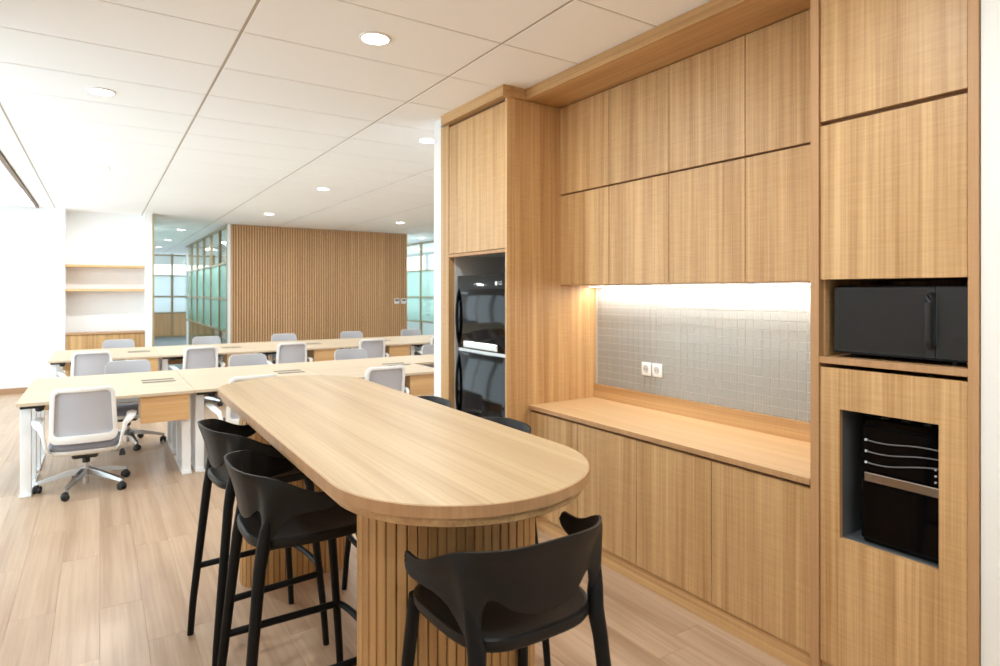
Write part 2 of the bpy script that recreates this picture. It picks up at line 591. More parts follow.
def partition_x(X, ylist, label, frost='green_frost'):
    """glazed partition in a plane of constant X: mullions, transoms, clear top lights, frosted middle"""
    ylist = sorted(ylist)
    t = thing('glass_partition', label, 'partition', (X, (ylist[0] + ylist[-1]) / 2, 0))
    zs = [0.0, 0.77, 1.42, 2.13, ZC - .002]
    for y in ylist:
        finish('mullion', bx(X - .03, X + .03, y - .025, y + .025, 0, ZC - .002), 'champagne_metal', t)
    for z in (0.02, 0.77, 1.42, 2.13, ZC - .03):
        for a, b in zip(ylist, ylist[1:]):
            finish('transom', bx(X - .028, X + .028, a + .025, b - .025, z - .02, z + .02), 'champagne_metal', t)
    for a, b in zip(ylist, ylist[1:]):
        for z0, z1, mt in ((.04, .75, 'clear_glass'), (.79, 1.40, frost), (1.44, 2.11, frost), (2.15, ZC - .05, 'clear_glass')):
            finish('pane', bx(X - .005, X + .005, a + .025, b - .025, z0, z1), mt, t)
    return t

# mullion rhythm of the meeting room front, read from the photo and set on the plane X = 2.12
yaw, F = 0.5787, 612.7
def y_on_x(u, X):
    a = yaw + math.atan((u - 500) / F)
    return X / math.tan(a)
partition_x(2.115, [y_on_x(u, 2.115) for u in (220, 211.3, 204.2, 197.6, 192, 187)] + [13.02],
            'glazed meeting room front with green frosted panes beside the slatted wall')
partition_x(7.2, [10.2, 11.7, 13.2, y_on_x(421, 7.2), 16.4, 18.0, 19.6], 'glazed office front across the passage beyond the slatted wall', 'pale_frost')
struct('trim_4', bx(2.09, 2.15, 19.62, 19.74, 0, ZC), 'white_paint', 'white end post of the meeting room')

mr = thing('glass_partition', 'clear glazed rear wall added to light the meeting room behind the slatted wall', 'partition', (4.0, 19.66, 0))
mxs = [2.18, 3.08, 3.98, 4.88, 5.79]  # glazing added here so light from the far windows brightens the meeting room
for x in mxs:
    finish('mullion', bx(x - .025, x + .025, 19.63, 19.69, 0, ZC - .002), 'champagne_metal', mr)
for a, b in zip(mxs, mxs[1:]):
    for z in (.03, .80, 2.13, 2.85):
        finish('transom', bx(a + .025, b - .025, 19.63, 19.69, z - .02, z + .02), 'champagne_metal', mr)
    for z0, z1 in ((.05, .78), (.82, 2.11), (2.15, 2.83)):
        finish('pane', bx(a + .025, b - .025, 19.655, 19.665, z0, z1), 'clear_glass', mr)
# glazed end of the corridor
ep = thing('glass_partition', 'glazed office front with white frosted bands at the corridor end', 'partition', (2.0, 24.0, 0))
xs = [0.80, 2.10, 3.4, 4.7, 6.0]
for x in xs:
    finish('mullion', bx(x - .035, x + .035, 23.97, 24.03, 0, ZC - .002), 'champagne_metal', ep)
for a, b in zip(xs, xs[1:]):
    for z in (.03, .84, 1.40, 2.13, 2.83):
        finish('transom', bx(a + .035, b - .035, 23.97, 24.03, z - .025, z + .025), 'champagne_metal', ep)
    finish('panel', bx(a + .035, b - .035, 23.985, 24.015, .055, .815), 'wall_slat', ep)
    for z0, z1, mt in ((.865, 1.375, 'white_frost'), (1.425, 2.105, 'white_frost'), (2.155, 2.805, 'clear_glass')):
        finish('pane', bx(a + .035, b - .035, 23.995, 24.005, z0, z1), mt, ep)

# ------------------------------------------------------------------ pantry walls
YF = 3.285                                    # near face of the fridge housing
struct('wall_pantry', bx(2.985, 3.1, -3.1, 4.2, 0, ZC), 'white_paint', 'wall behind the kitchen units')
struct('wall_partition', bx(2.2, 9.2, 4.2, 4.315, 0, ZC), 'white_paint', 'white partition end beside the fridge housing')
struct('wall_side', bx(2.385, 2.985, -3.1, 0.808, 0, ZC), 'warm_white', 'white wall beside the tall cabinet')

# ------------------------------------------------------------------ downlights
DLAB = {0: 'over the desk row beside the bar, next to the windows', 1: 'between the two desk rows, next to the windows',
        2: 'over the far desk row, next to the windows', 3: 'above the bar table, in front of the fridge housing',
        4: 'close to the white partition end', 5: 'between the two desk rows, in line with the fridge',
        6: 'in front of the slatted wall, towards its glazed corner', 7: 'in front of the slatted wall, towards the wall controls',
        8: 'between the two desk rows, far from the windows', 9: 'over the desk row behind the partition',
        10: 'in front of the tall cabinet with the microwave', 11: 'beside the bar on the window side', 12: 'behind the bar seat end, towards the rear wall',
        13: 'next to the rear wall and the windows'}
def downlight(x, y, lab, w=None):
    t = thing('downlight', 'round ceiling downlight ' + lab, 'downlight', (x, y, ZC - .012), 'ceiling downlights')
    b = new_bm()
    n = 32
    prof = [(.070, ZC - .001), (.084, ZC - .001), (.086, ZC - .006), (.080, ZC - .010), (.070, ZC - .008)]
    loft(b, [[(x + r * math.cos(2 * PI * k / n), y + r * math.sin(2 * PI * k / n), z) for r, z in prof] for k in range(n)], closed=True)
    finish('trim', b, 'white_plastic', t, smooth=True)
    finish('diffuser', cyl(new_bm(), x, y, ZC - .006, ZC - .002, .0695, 32), 'lamp_glow', t)
    l = area_light('lamp', (0, 0, 0), (0, 0, 0), .14, .14, DOWNLIGHT_W if w is None else w, (.895, .975, 1.0), disk=True)
    l.parent = t
    l.location = Vector((x, y, ZC - .02)) - WL[t]
    return t
for i, (x, y) in enumerate(DL):
    downlight(x, y, DLAB[i], 15 if y > 6 else None)
for i, (x, y) in enumerate(((1.45, 14.6), (1.45, 17.6), (1.45, 20.6))):
    downlight(x, y, 'in the corridor, %s behind the opening' % ORD[i], 14)
for i, (x, y) in enumerate(((3.0, 14.2), (3.0, 16.4), (3.0, 18.6), (4.8, 15.5))):
    downlight(x, y, 'inside the meeting room, %s behind the slatted wall' % ORD[i], 22)
for i, (x, y) in enumerate(((6.6, 13.6), (6.6, 16.6), (8.2, 14.6), (8.2, 17.0))):
    downlight(x, y, ('in the passage beyond the slatted wall, %s' % ORD[i]) if i < 2 else 'inside the office across the passage, ' + ('by the added window piers', 'towards the far end')[i - 2], 12 if i < 2 else 14)

# ------------------------------------------------------------------ kitchen run
XD, XL, XB = 2.638, 2.385, 2.964              # upper door face, lower door face, tile face
YT = 1.372                                    # far face of the tall cabinet
cw = (YF - YT) / 4
for c in range(4):
    y1 = YF - c * cw
    y0 = y1 - cw
    for row, (z0, z1) in enumerate(((1.600, 2.206), (2.217, 2.806))):
        u = thing('upper_cabinet', 'handleless oak wall cabinet, %s from the fridge housing, %s row' % (ORD[c], ('lower', 'upper')[row]),
                  'cabinet', (XD + .16, (y0 + y1) / 2, z0), 'oak wall cabinets')
        finish('body', bx(XD + .022, XB - .002, y0 + .0005, y1 - .0005, z0 - (.003 if row == 0 else .004), z1 + .003), 'oak_y' if row == 0 else 'cabinet_dark', u)
        finish('door', bx(XD, XD + .02, y0 + .002, y1 - .002, z0, z1, bevel=.001), 'oak_v', u)
    b = thing('base_cabinet', 'handleless oak base cabinet, %s from the fridge housing' % ORD[c], 'cabinet', (XL + .3, (y0 + y1) / 2, .1), 'oak base cabinets')
    finish('body', bx(XL + .022, XB - .002, y0 + .0005, y1 - .0005, .1, .779), 'cabinet_dark', b)
    finish('door', bx(XL, XL + .02, y0 + .002, y1 - .002, .1, .764, bevel=.001), 'oak_v', b)
pl = finish('plinth', bx(XL + .012, XL + .03, YT, YF, 0, .097, bevel=.001), 'oak_y')
tag(pl, 'continuous oak plinth under the base cabinets', 'plinth')
wt = thing('worktop', 'oak worktop with low upstand over the base cabinets', 'worktop', (2.67, 2.33, .78))
finish('slab', bx(XL - .01, XB - .0005, YT + .0005, YF - .0005, .78, .805, bevel=.002), 'oak_top', wt)
finish('front_edge', bx(XL - .0125, XL - .0095, YT + .0005, YF - .0005, .78, .8045), 'oak_edge', wt)
finish('upstand', bx(XB - .02, XB - .0005, YT + .0005, YF - .0005, .805, .90, bevel=.001), 'oak_y', wt)
struct('trim_5', bx(2.337, XB, YT + .0005, YF - .0005, 2.812, ZC - .001, bevel=.001), 'oak_y', 'oak bulkhead above the wall cabinets')
struct('trim_6', bx(2.16, XB, YF - .012, 4.125, 2.812, ZC - .0005, bevel=.001), 'oak_y', 'oak bulkhead above the fridge housing')

# tiled splashback: nearest 300 tiles are pieces, the rest one field
sp = thing('tile_splashback', 'grey square mosaic tile splashback above the oak worktop', 'splashback', (XB, 2.33, .9))
finish('grout_bed', bx(XB, XB + .012, YT + .001, YF - .0005, .901, 1.598), 'grout', sp)
TP = 0.0497
tl = mesh_of('tile', box(new_bm(), -.0022, 0, -TP / 2 + .0018, TP / 2 - .0018, -TP / 2 + .0018, TP / 2 - .0018, .0009), 'tile_grey')
field = new_bm()
nr, ncol = 14, int((YF - YT) / TP)
cnt = 0
order = []
for c in range(ncol):
    for r in range(nr):
        y = YT + .004 + (c + .5) * TP
        z = .901 + (r + .5) * TP
        order.append((c, r, y, z))
for c, r, y, z in order:
    if y < 1.66 or y > 1.66 + TP * 21.43:      # behind the tall cabinet, or farthest from the lens
        box(field, XB - .0022, XB, y - TP / 2 + .0016, y + TP / 2 - .0016, z - TP / 2 + .0016, z + TP / 2 - .0016)
    else:
        t_ = inst(tl, 'tile', sp, (XB, y, z), rot=(random.uniform(-.004, .004), random.uniform(-.004, .004), random.uniform(-.004, .004)))
f_ = finish('tile_field', field, 'tile_grey', sp)
f_['kind'] = 'stuff'
# two sockets on the tiles
for i, y in enumerate((2.792, 2.702)):
    zc = 1.055
    s = thing('wall_socket', 'round-well white power socket on the grey tiles, the one %s the fridge housing' % ('nearer to', 'farther from')[i], 'socket', (XB - .004, y, zc), 'power sockets on the tiles')
    finish('plate', bx(XB - .017, XB - .0045, y - .04, y + .04, zc - .042, zc + .042, bevel=.006, seg=2), 'white_plastic', s, smooth=True)
    b = new_bm()
    n = 24
    prof = [(.030, XB - .018), (.030, XB - .0195), (.026, XB - .0195), (.025, XB - .0175)]
    loft(b, [[(x_, y + r * math.cos(2 * PI * k / n), zc + r * math.sin(2 * PI * k / n)) for r, x_ in prof] for k in range(n)], closed=True)
    finish('well_rim', b, 'white_plastic', s, smooth=True)
    b = new_bm()
    loft(b, [[(x_, y + .024 * math.cos(2 * PI * k / n), zc + .024 * math.sin(2 * PI * k / n)) for k in range(n)] for x_ in (XB - .0176, XB - .0172)])
    wl_ = finish('well', b, 'light_grey_lining', s)
    for dy in (-.0095, .0095):
        b = new_bm()
        loft(b, [[(x_, y + dy + .004 * math.cos(2 * PI * k / 12), zc + .004 * math.sin(2 * PI * k / 12)) for k in range(12)] for x_ in (XB - .0182, XB - .0177)])
        finish('pin_hole', b, 'socket_dark', s)
# LED strip under the wall cabinets
ls = thing('led_strip', 'thin white light strip under the oak wall cabinets', 'light strip', (XB - .069, 2.33, 1.58))
finish('profile', bx(XB - .080, XB - .058, YT + .02, YF - .02, 1.590, 1.5965), 'aluminium', ls)
finish('diffuser', bx(XB - .078, XB - .060, YT + .02, YF - .02, 1.586, 1.5905), 'led_glow', ls)
ll = area_light('strip_lamp', (0, 0, 0), (0, 0, 0), .018, YF - YT - .06, LED_W, (1.0, .95, .88))
ll.parent = ls
ll.location = Vector((XB - .069, (YT + YF) / 2, 1.584)) - WL[ls]

# ------------------------------------------------------------------ tall cabinet
TY0, TY1 = 0.811, YT
tc_ = thing('tall_cabinet', 'tall oak cabinet with a microwave niche and a cut-out door', 'cabinet', (2.68, 1.09, 0))
finish('side_panel', bx(XL - .008, 2.98, TY1 - .034, TY1 - .0005, 0, ZC - .001, bevel=.001), 'oak_edge', tc_)
finish('side_panel', bx(XL - .008, 2.98, TY0, TY0 + .030, 0, ZC - .001, bevel=.001), 'oak_edge', tc_)
finish('back_panel', bx(2.96, 2.98, TY0 + .03, TY1 - .034, .1, ZC - .001), 'oak_v', tc_)
D0, D1 = TY0 + .033, TY1 - .037
finish('upper_door', bx(XL, XL + .02, D0, D1, 2.222, ZC - .004, bevel=.001), 'oak_v', tc_)
finish('middle_door', bx(XL, XL + .02, D0, D1, 1.600, 2.205, bevel=.001), 'oak_v', tc_)
finish('carcass', bx(XL + .022, 2.96, TY0 + .031, TY1 - .035, 1.600, ZC - .002), 'cabinet_dark', tc_)
finish('niche_shelf', bx(XL - .004, 2.96, TY0 + .030, TY1 - .034, 1.272, 1.297, bevel=.001), 'oak_edge', tc_)
finish('niche_lining', bx(XL + .03, 2.96, TY1 - .040, TY1 - .034, 1.297, 1.600), 'oak_v', tc_)
CY0, CY1, CZ0, CZ1 = .927, 1.26, .604, 1.10
d = new_bm()
o_ = [(D0, .1), (D1, .1), (D1, 1.256), (D0, 1.256)]
i_ = [(CY0, CZ0), (CY1, CZ0), (CY1, CZ1), (CY0, CZ1)]
V = {}
for nm, pts in (('o', o_), ('i', i_)):
    for k, (y, z) in enumerate(pts):
        for s, x in ((0, XL), (1, XL + .02)):
            V[nm, k, s] = d.verts.new((x, y, z))
for k in range(4):
    q = (k + 1) % 4
    d.faces.new((V['o', k, 0], V['o', q, 0], V['i', q, 0], V['i', k, 0]))
    d.faces.new((V['o', k, 1], V['i', k, 1], V['i', q, 1], V['o', q, 1]))
    d.faces.new((V['o', k, 0], V['o', k, 1], V['o', q, 1], V['o', q, 0]))
    d.faces.new((V['i', k, 0], V['i', q, 0], V['i', q, 1], V['i', k, 1]))
finish('lower_door', d, 'oak_v', tc_)
finish('plinth', bx(XL + .012, XL + .03, D0, D1, 0, .097), 'oak_y', tc_)
lin = new_bm()
box(lin, XL + .021, 2.9, CY0 - .012, CY0 - .001, CZ0 - .012, CZ1 + .012)
box(lin, XL + .021, 2.9, CY1 + .001, CY1 + .012, CZ0 - .012, CZ1 + .012)
box(lin, XL + .021, 2.9, CY0 - .001, CY1 + .001, CZ1 + .001, CZ1 + .012)
box(lin, XL + .021, 2.9, CY0 - .001, CY1 + .001, CZ0 - .012, CZ0 - .001)
box(lin, 2.9, 2.91, CY0 - .012, CY1 + .012, CZ0 - .012, CZ1 + .012)
finish('cut_out_lining', lin, 'recess_grey', tc_)

# microwave in the niche
mw = thing('microwave', 'black microwave oven in the oak niche of the tall cabinet', 'microwave', (2.66, 1.08, 1.297))
MX, MY0, MY1, MZ0, MZ1 = 2.425, .848, 1.305, 1.310, 1.575
finish('body', bx(MX + .022, 2.86, MY0 + .004, MY1, MZ0, MZ1, bevel=.004), 'black_satin', mw)
dr = finish('door', bx(MX, MX + .021, MY0 + .105, MY1, MZ0 + .004, MZ1 - .004, bevel=.004, seg=2), 'black_satin', mw)
finish('window', bx(MX - .0015, MX + .001, MY0 + .135, MY1 - .018, MZ0 + .02, MZ1 - .016, bevel=.0005), 'micro_door', dr)
h = new_bm()
yh = MY0 + .117
tube(h, [(MX, yh, MZ0 + .045), (MX - .022, yh, MZ0 + .055), (MX - .028, yh, MZ0 + .075), (MX - .028, yh, MZ1 - .06), (MX - .022, yh, MZ1 - .04), (MX, yh, MZ1 - .03)], .011, 10, flat=.7)
finish('handle', h, 'black_rubber', dr, smooth=True)
finish('control_panel', bx(MX, MX + .021, MY0 + .006, MY0 + .1045, MZ0 + .004, MZ1 - .004, bevel=.004, seg=2), 'black_satin', mw)
finish('base_rail', bx(MX - .002, MX + .003, MY0 + .006, MY1 - .002, MZ0 + .004, MZ0 + .011), 'black_gloss', mw)
for yy in (MY0 + .06, MY1 - .06):
    for xx in (MX + .05, 2.80):
        finish('foot', cyl(new_bm(), xx, yy, 1.297, MZ0 + .001, .012, 12), 'black_rubber', mw)

# water dispenser behind the cut-out
wd = thing('water_dispenser', 'glossy black water dispenser seen in the cut-out of the tall cabinet door', 'dispenser', (2.68, 1.06, CZ0))
WX, WY0, WY1 = 2.418, CY0 + .004, 1.20
finish('body', bx(WX + .02, 2.86, WY0, WY1, CZ0, 1.075, bevel=.006), 'black_gloss', wd)
finish('lower_front', bx(WX, WX + .02, WY0 + .002, WY1 - .002, CZ0 + .02, .838, bevel=.004), 'black_gloss', wd)
bf = finish('upper_front', bx(WX + .006, WX + .02, WY0 + .002, WY1 - .002, .876, 1.045, bevel=.004), 'black_gloss', wd)
finish('steel_band', bx(WX - .006, WX + .02, WY0 + .002, WY1 - .016, .840, .874, bevel=.003), 'steel', wd)
finish('marker', bx(WX - .0075, WX - .0055, 1.150, 1.158, .852, .862), 'bronze', wd)
for k in range(3):  # curved grey lines with bright ends stand in for reflections on the gloss
    z0 = .91 + .042 * k
    b = new_bm()
    pts = []
    for q in range(13):
        a = q / 12
        pts.append((WX + .002, WY1 - .02 - a * (WY1 - WY0 - .03), z0 + .022 * (a ** 2) * (1.4 - .5 * k) - .004 * math.sin(a * PI * 2)))
    tube(b, pts, .0028, 6)
    finish('reflection_line', b, 'reflection_grey', bf, smooth=True)
    finish('line_end_spot', bx(WX - .001, WX + .008, WY1 - .024, WY1 - .016, z0 - .004, z0 + .004, bevel=.001), 'logo_silver', bf)
    finish('indicator', bx(WX - .0005, WX + .007, WY0 + .016, WY0 + .022, .888 + .022 * k, .894 + .022 * k, bevel=.001), 'logo_silver', bf)
for k in range(3):
    finish('top_knob', bx(WX + .03, WX + .06, WY0 + .04 + .07 * k, WY0 + .07 + .07 * k, 1.0745, 1.086, bevel=.003), 'black_satin', wd)

# ------------------------------------------------------------------ fridge housing and fridge
XH = 2.20
fh = thing('refrigerator_housing', 'tall oak housing around the black fridge with one upper door', 'cabinet', (2.6, 3.74, 0))
finish('side_panel', bx(XH, XB, YF, YF + .022, 0, 2.811, bevel=.001), 'oak_v', fh)
finish('stile', bx(XH, XH + .05, 4.075, 4.199, 0, 2.811, bevel=.001), 'oak_v', fh)
finish('upper_door', bx(XH + .004, XH + .024, YF + .026, 4.070, 1.838, 2.790, bevel=.001), 'oak_v', fh)
finish('rail', bx(XH + .002, XH + .05, YF + .022, 4.075, 1.812, 1.834, bevel=.001), 'oak_edge', fh)
finish('upper_body', bx(XH + .03, XB, YF + .023, 4.075, 1.834, 2.811), 'cabinet_dark', fh)
ln = new_bm()
box(ln, XH + .05, XB, YF + .0225, 4.075, 1.822, 1.834)
box(ln, XH + .05, XB, 4.060, 4.0745, 0, 1.822)
box(ln, XH + .02, XB, YF + .0222, YF + .028, 0, 1.822)
box(ln, XB - .012, XB, YF + .028, 4.060, 0, 1.822)
finish('lining', ln, 'light_grey_lining', fh)

fr = thing('refrigerator', 'tall glossy black two-door fridge in the oak housing', 'fridge', (2.55, 3.66, 0))
RX, RY0, RY1, RT = 2.222, 3.332, 3.985, 1.672
finish('body', bx(RX + .07, 2.90, RY0 + .004, RY1 - .004, .03, RT - .006, bevel=.004), 'black_satin', fr)
def fridge_door(z0, z1):
    b = new_bm()
    loops = []
    n = 13
    for z in (z0, z0 + .004, z1 - .004, z1):
        e = .003 if z in (z0, z1) else 0
        lp = []
        for k in range(n):
            a = k / (n - 1)
            y = RY0 + e + a * (RY1 - RY0 - 2 * e)
            lp.append((RX + e + .007 * (2 * a - 1) ** 2, y, z))
        lp += [(RX + .066, RY1 - e, z), (RX + .066, RY0 + e, z)]
        loops.append(lp)
    loft(b, loops)
    return b
ud = finish('upper_door', fridge_door(1.142, RT), 'black_gloss', fr, smooth=True)
ld = finish('lower_door', fridge_door(.09, 1.118), 'black_gloss', fr, smooth=True)
finish('seam_strip', bx(RX + .012, RX + .06, RY0 + .01, RY1 - .01, 1.119, 1.141), 'aluminium', fr)
finish('grip_panel', bx(RX - .006, RX + .014, RY0 + .10, RY1 - .10, 1.148, 1.200, bevel=.006, seg=2), 'steel', ud)
finish('toe_grille', bx(RX + .05, RX + .075, RY0 + .01, RY1 - .01, .03, .085), 'black_satin', fr)
for dd, z0, z1 in ((ud, 1.165, 1.575), (ld, .60, 1.095)):
    b = new_bm()
    pts = []
    for q in range(17):
        a = q / 16
        pts.append((RX + .012 - .026 * math.sin(PI * a) ** .7, RY1 - .018, z0 + (z1 - z0) * a))
    tube(b, pts, .011, 10)
    finish('handle', b, 'black_gloss', dd, smooth=True)
for yy in (RY0 + .08, RY1 - .08):
    for xx in (RX + .12, 2.84):
        finish('foot', cyl(new_bm(), xx, yy, 0, .031, .02, 12), 'black_rubber', fr)
def text_mesh(body, size, loc, rot, name, mat, parent, extrude=.0003):
    cu = bpy.data.curves.new('txt', 'FONT')
    cu.body = body
    cu.size = size
    cu.extrude = extrude
    cu.align_x = 'CENTER'
    cu.align_y = 'CENTER'
    tmp = bpy.data.objects.new('txt', cu)
    COL.objects.link(tmp)
    bpy.context.view_layer.update()
    me = bpy.data.meshes.new_from_object(tmp.evaluated_get(bpy.context.evaluated_depsgraph_get()))
    bpy.data.objects.remove(tmp)
    me.materials.clear()
    me.materials.append(MATS[mat])
    o = bpy.data.objects.new(name, me)
    COL.objects.link(o)
    o.parent = parent
    o.location = Vector(loc) - WL[parent]
    o.rotation_euler = rot
    return o
text_mesh('LG', .034, (RX + .0025, RY0 + .070, 1.610), (PI / 2, 0, -PI / 2), 'brand_letters', 'logo_silver', ud)
b = new_bm()
loft(b, [[(x_, RY0 + .120 + .015 * math.cos(2 * PI * k / 20), 1.610 + .015 * math.sin(2 * PI * k / 20)) for k in range(20)] for x_ in (RX + .0012, RX + .008)])
finish('brand_disc', b, 'logo_silver', ud)

# ------------------------------------------------------------------ bar table
BX0, BX1, BC0, BC1 = .508, 1.275, 1.590, 3.390
bar = thing('bar_table', 'long oak bar table with rounded ends on two slatted pedestals', 'table', (.8925, 2.475, 0))
b = new_bm()
loops = []
for ins, z in ((.003, 1.018), (0, 1.021), (0, 1.047), (.003, 1.050)):
    loops.append([(x, y, z) for x, y in stadium_y(BX0, BX1, BC0, BC1, 40, ins)])
loft(b, loops)
finish('top', b, 'bar_top', bar)
b = new_bm()
lp = []
o1, o2 = stadium_y(BX0, BX1, BC0, BC1, 40, -.0012), stadium_y(BX0, BX1, BC0, BC1, 40, .004)
n = len(o1)
loft(b, [[(o1[k][0], o1[k][1], 1.0195), (o1[k][0], o1[k][1], 1.0485), (o2[k][0], o2[k][1], 1.0485), (o2[k][0], o2[k][1], 1.0195)] for k in range(n)], closed=True)
finish('edge_band', b, 'oak_edge', bar, smooth=True)
b = new_bm()
loft(b, [[(x, y, z) for x, y in stadium_y(BX0, BX1, BC0, BC1, 40, ins)] for ins, z in ((.018, .992), (.015, .995), (.015, 1.018))])
finish('under_rim', b, 'oak_y', bar)
PX0, PX1, PR = .770, 1.067, .145
def stad_x(x0, x1, yc, r, n):
    """n points evenly spaced on a stadium with its long axis along X, with outward angles"""
    Ls = x1 - x0
    per = 2 * Ls + 2 * PI * r
    out = []
    for i in range(n):
        s = (i + .5) * per / n
        if s < Ls:
            out.append((x0 + s, yc - r, -PI / 2))
        elif s < Ls + PI * r:
            a = -PI / 2 + (s - Ls) / r
            out.append((x1 + r * math.cos(a), yc + r * math.sin(a), a))
        elif s < 2 * Ls + PI * r:
            out.append((x1 - (s - Ls - PI * r), yc + r, PI / 2))
        else:
            a = PI / 2 + (s - 2 * Ls - PI * r) / r
            out.append((x0 + r * math.cos(a), yc + r * math.sin(a), a))
    return out, per
pslat = None
for yc in (1.690, 3.500):
    NS = 50
    pts, per = stad_x(PX0, PX1, yc, PR, NS)
    inner, _ = stad_x(PX0, PX1, yc, PR - .010, 72)
    core = finish('pedestal', prism(new_bm(), [(x, y) for x, y, a in inner], 0, .992), 'bar_core', bar)
    w = per / NS * .86
    if pslat is None:
        pslat = mesh_of('slat', box(new_bm(), -.0105, 0.0, -w / 2, w / 2, 0, .990, .002), 'oak_slat')
    for x, y, a in pts:
        inst(pslat, 'slat', core, (x, y, .001), rotz=a)

# ------------------------------------------------------------------ bar stools
def crom(tab, s):
    """Catmull-Rom through rows (s, x, y, z)"""
    i = 0
    while i < len(tab) - 2 and s > tab[i + 1][0]:
        i += 1
    p1, p2 = tab[i], tab[i + 1]
    p0 = tab[i - 1] if i > 0 else p1
    p3 = tab[i + 2] if i + 2 < len(tab) else p2
    h = p2[0] - p1[0]
    t = min(max((s - p1[0]) / h, 0), 1)
    out = []
    for k in (1, 2, 3):
        m1 = (p2[k] - p0[k]) / max(p2[0] - p0[0], 1e-6) * h
        m2 = (p3[k] - p1[k]) / max(p3[0] - p1[0], 1e-6) * h
        out.append((2 * t ** 3 - 3 * t ** 2 + 1) * p1[k] + (t ** 3 - 2 * t ** 2 + t) * m1 + (-2 * t ** 3 + 3 * t ** 2) * p2[k] + (t ** 3 - t ** 2) * m2)
    return Vector(out)
TOP = [(0, 0, -.235, .985), (.12, .07, -.232, .984), (.25, .130, -.214, .980), (.38, .180, -.175, .974), (.48, .210, -.135, .966),
       (.58, .229, -.092, .948), (.68, .240, -.050, .927), (.78, .245, -.010, .913), (.88, .247, .028, .911), (.95, .248, .054, .912), (.98, .248, .063, .904), (1.0, .248, .067, .893)]
BOT = [(0, 0, -.188, .803), (.10, .05, -.187, .808), (.20, .095, -.180, .826), (.28, .126, -.171, .849), (.33, .144, -.164, .855), (.37, .156, -.160, .843),
       (.40, .166, -.158, .800), (.43, .168, -.157, .765), (.50, .184, -.142, .765), (.53, .196, -.120, .795), (.57, .210, -.095, .830), (.63, .222, -.060, .847),
       (.75, .236, -.012, .853), (.88, .244, .030, .857), (.95, .247, .053, .866), (.98, .248, .062, .876), (1.0, .248, .067, .889)]
def stool_band():
    b = new_bm()
    loops = []
    NS, NT = 60, 9
    for i in range(-NS, NS + 1):
        s = abs(i) / NS
        sg = 1 if i >= 0 else -1
        pt, pb = crom(TOP, s), crom(BOT, s)
        e = .01
        t = crom(TOP, min(s + e, 1)) - crom(TOP, max(s - e, 0))
        nrm = Vector((t.y, -t.x, 0)).normalized()
        if s < .005:
            nrm = Vector((0, -1, 0))
        post = math.exp(-((s - .465) / .05) ** 2)
        lp = []
        for side in (1, -1):
            rng = range(NT + 1) if side == 1 else range(NT, -1, -1)
            for k in rng:
                a = k / NT
                p = pb.lerp(pt, a)
                bul = .010 * math.sin(PI * a) * (1 - post)           # slight outward belly
                th = .0065 + .011 * post * (1 - a) ** .5
                if k == NT: th *= .55
                if k == 0: th *= .6
                if s > .97: th *= .6
                p = p - nrm * bul * .6 + nrm * th * side
                if k == NT: p = p + Vector((0, 0, .0015))
                lp.append(Vector((p.x * sg, p.y, p.z)))
        loops.append(lp if sg > 0 else lp)
    loft(b, loops)
    return b
def make_stool():
    t = thing('bar_stool', 'black bar stool', 'stool', (0, 0, 0), 'black bar stools at the oak bar')
    # seat
    b = new_bm()
    def ring(k, z, dish=0.0):
        lp = []
        n = 48
        for q in range(n):
            a = 2 * PI * q / n
            c, s_ = math.cos(a), math.sin(a)
            e = 2 / 3.4
            x = .202 * abs(c) ** e * (1 if c >= 0 else -1)
            y = .200 * abs(s_) ** e * (1 if s_ >= 0 else -1) + .005
            x *= 1.0 + .05 * (y / .2)
            zz = z - (.010 * max(0, (y - .08) / .13) ** 2 if y > .08 else 0) * k
            lp.append((x * k, y * k, zz))
        return lp
    loft(b, [ring(.12, .751), ring(.35, .752), ring(.6, .755), ring(.8, .760), ring(.93, .7655), ring(.975, .7665), ring(1.0, .763),
             ring(1.003, .755), ring(.995, .742), ring(.975, .735), ring(.93, .733), ring(.4, .737)])
    finish('seat', b, 'black_plastic', t, smooth=True)
    finish('backrest', stool_band(), 'black_plastic', t, smooth=True)
    for sx in (-1, 1):
        b = new_bm()
        tube(b, [(sx * .224, .224, 0), (sx * .218, .214, .15), (sx * .178, .166, .70), (sx * .173, .158, .742)], [.0135, .0145, .018, .021], 12)
        finish('leg', b, 'black_leg', t, smooth=True)
        b = new_bm()
        tube(b, [(sx * .226, -.234, 0), (sx * .220, -.224, .15), (sx * .182, -.172, .68), (sx * .176, -.160, .745), (sx * .184, -.153, .80), (sx * .196, -.147, .855)],
             [.014, .0155, .0195, .022, .019, .008], 12)
        finish('leg', b, 'black_leg', t, smooth=True)
        b = new_bm()
        tube(b, [(sx * .207, -.207, .310), (sx * .206, 0, .310), (sx * .205, .198, .310)], .0135, 10)
        finish('side_rail', b, 'black_leg', t, smooth=True)
    b = new_bm()
    tube(b, [(.205 * math.cos(PI * q / 14) , .200 + .035 * math.sin(PI * q / 14), .310) for q in range(15)], .0125, 10)
    finish('footrest', b, 'black_leg', t, smooth=True)
    return t
stool = make_stool()
for i, (x, y, r, lab) in enumerate((
        (.595, 2.885, -PI / 2 + .08, 'black plastic bar stool on the window side of the bar, nearer the desks'),
        (.590, 2.195, -PI / 2, 'black plastic bar stool on the window side of the bar, nearer its free rounded end'),
        (.882, 1.335, 0, 'black plastic bar stool tucked in at the free rounded end of the bar'),
        (1.293, 2.900, PI / 2, 'black plastic bar stool on the kitchen side of the bar, beside the fridge'),
        (1.300, 2.215, PI / 2, 'black plastic bar stool on the kitchen side of the bar, beside the base cabinets'))):
    place(stool, i == 0, (x, y, 0), r, lab)

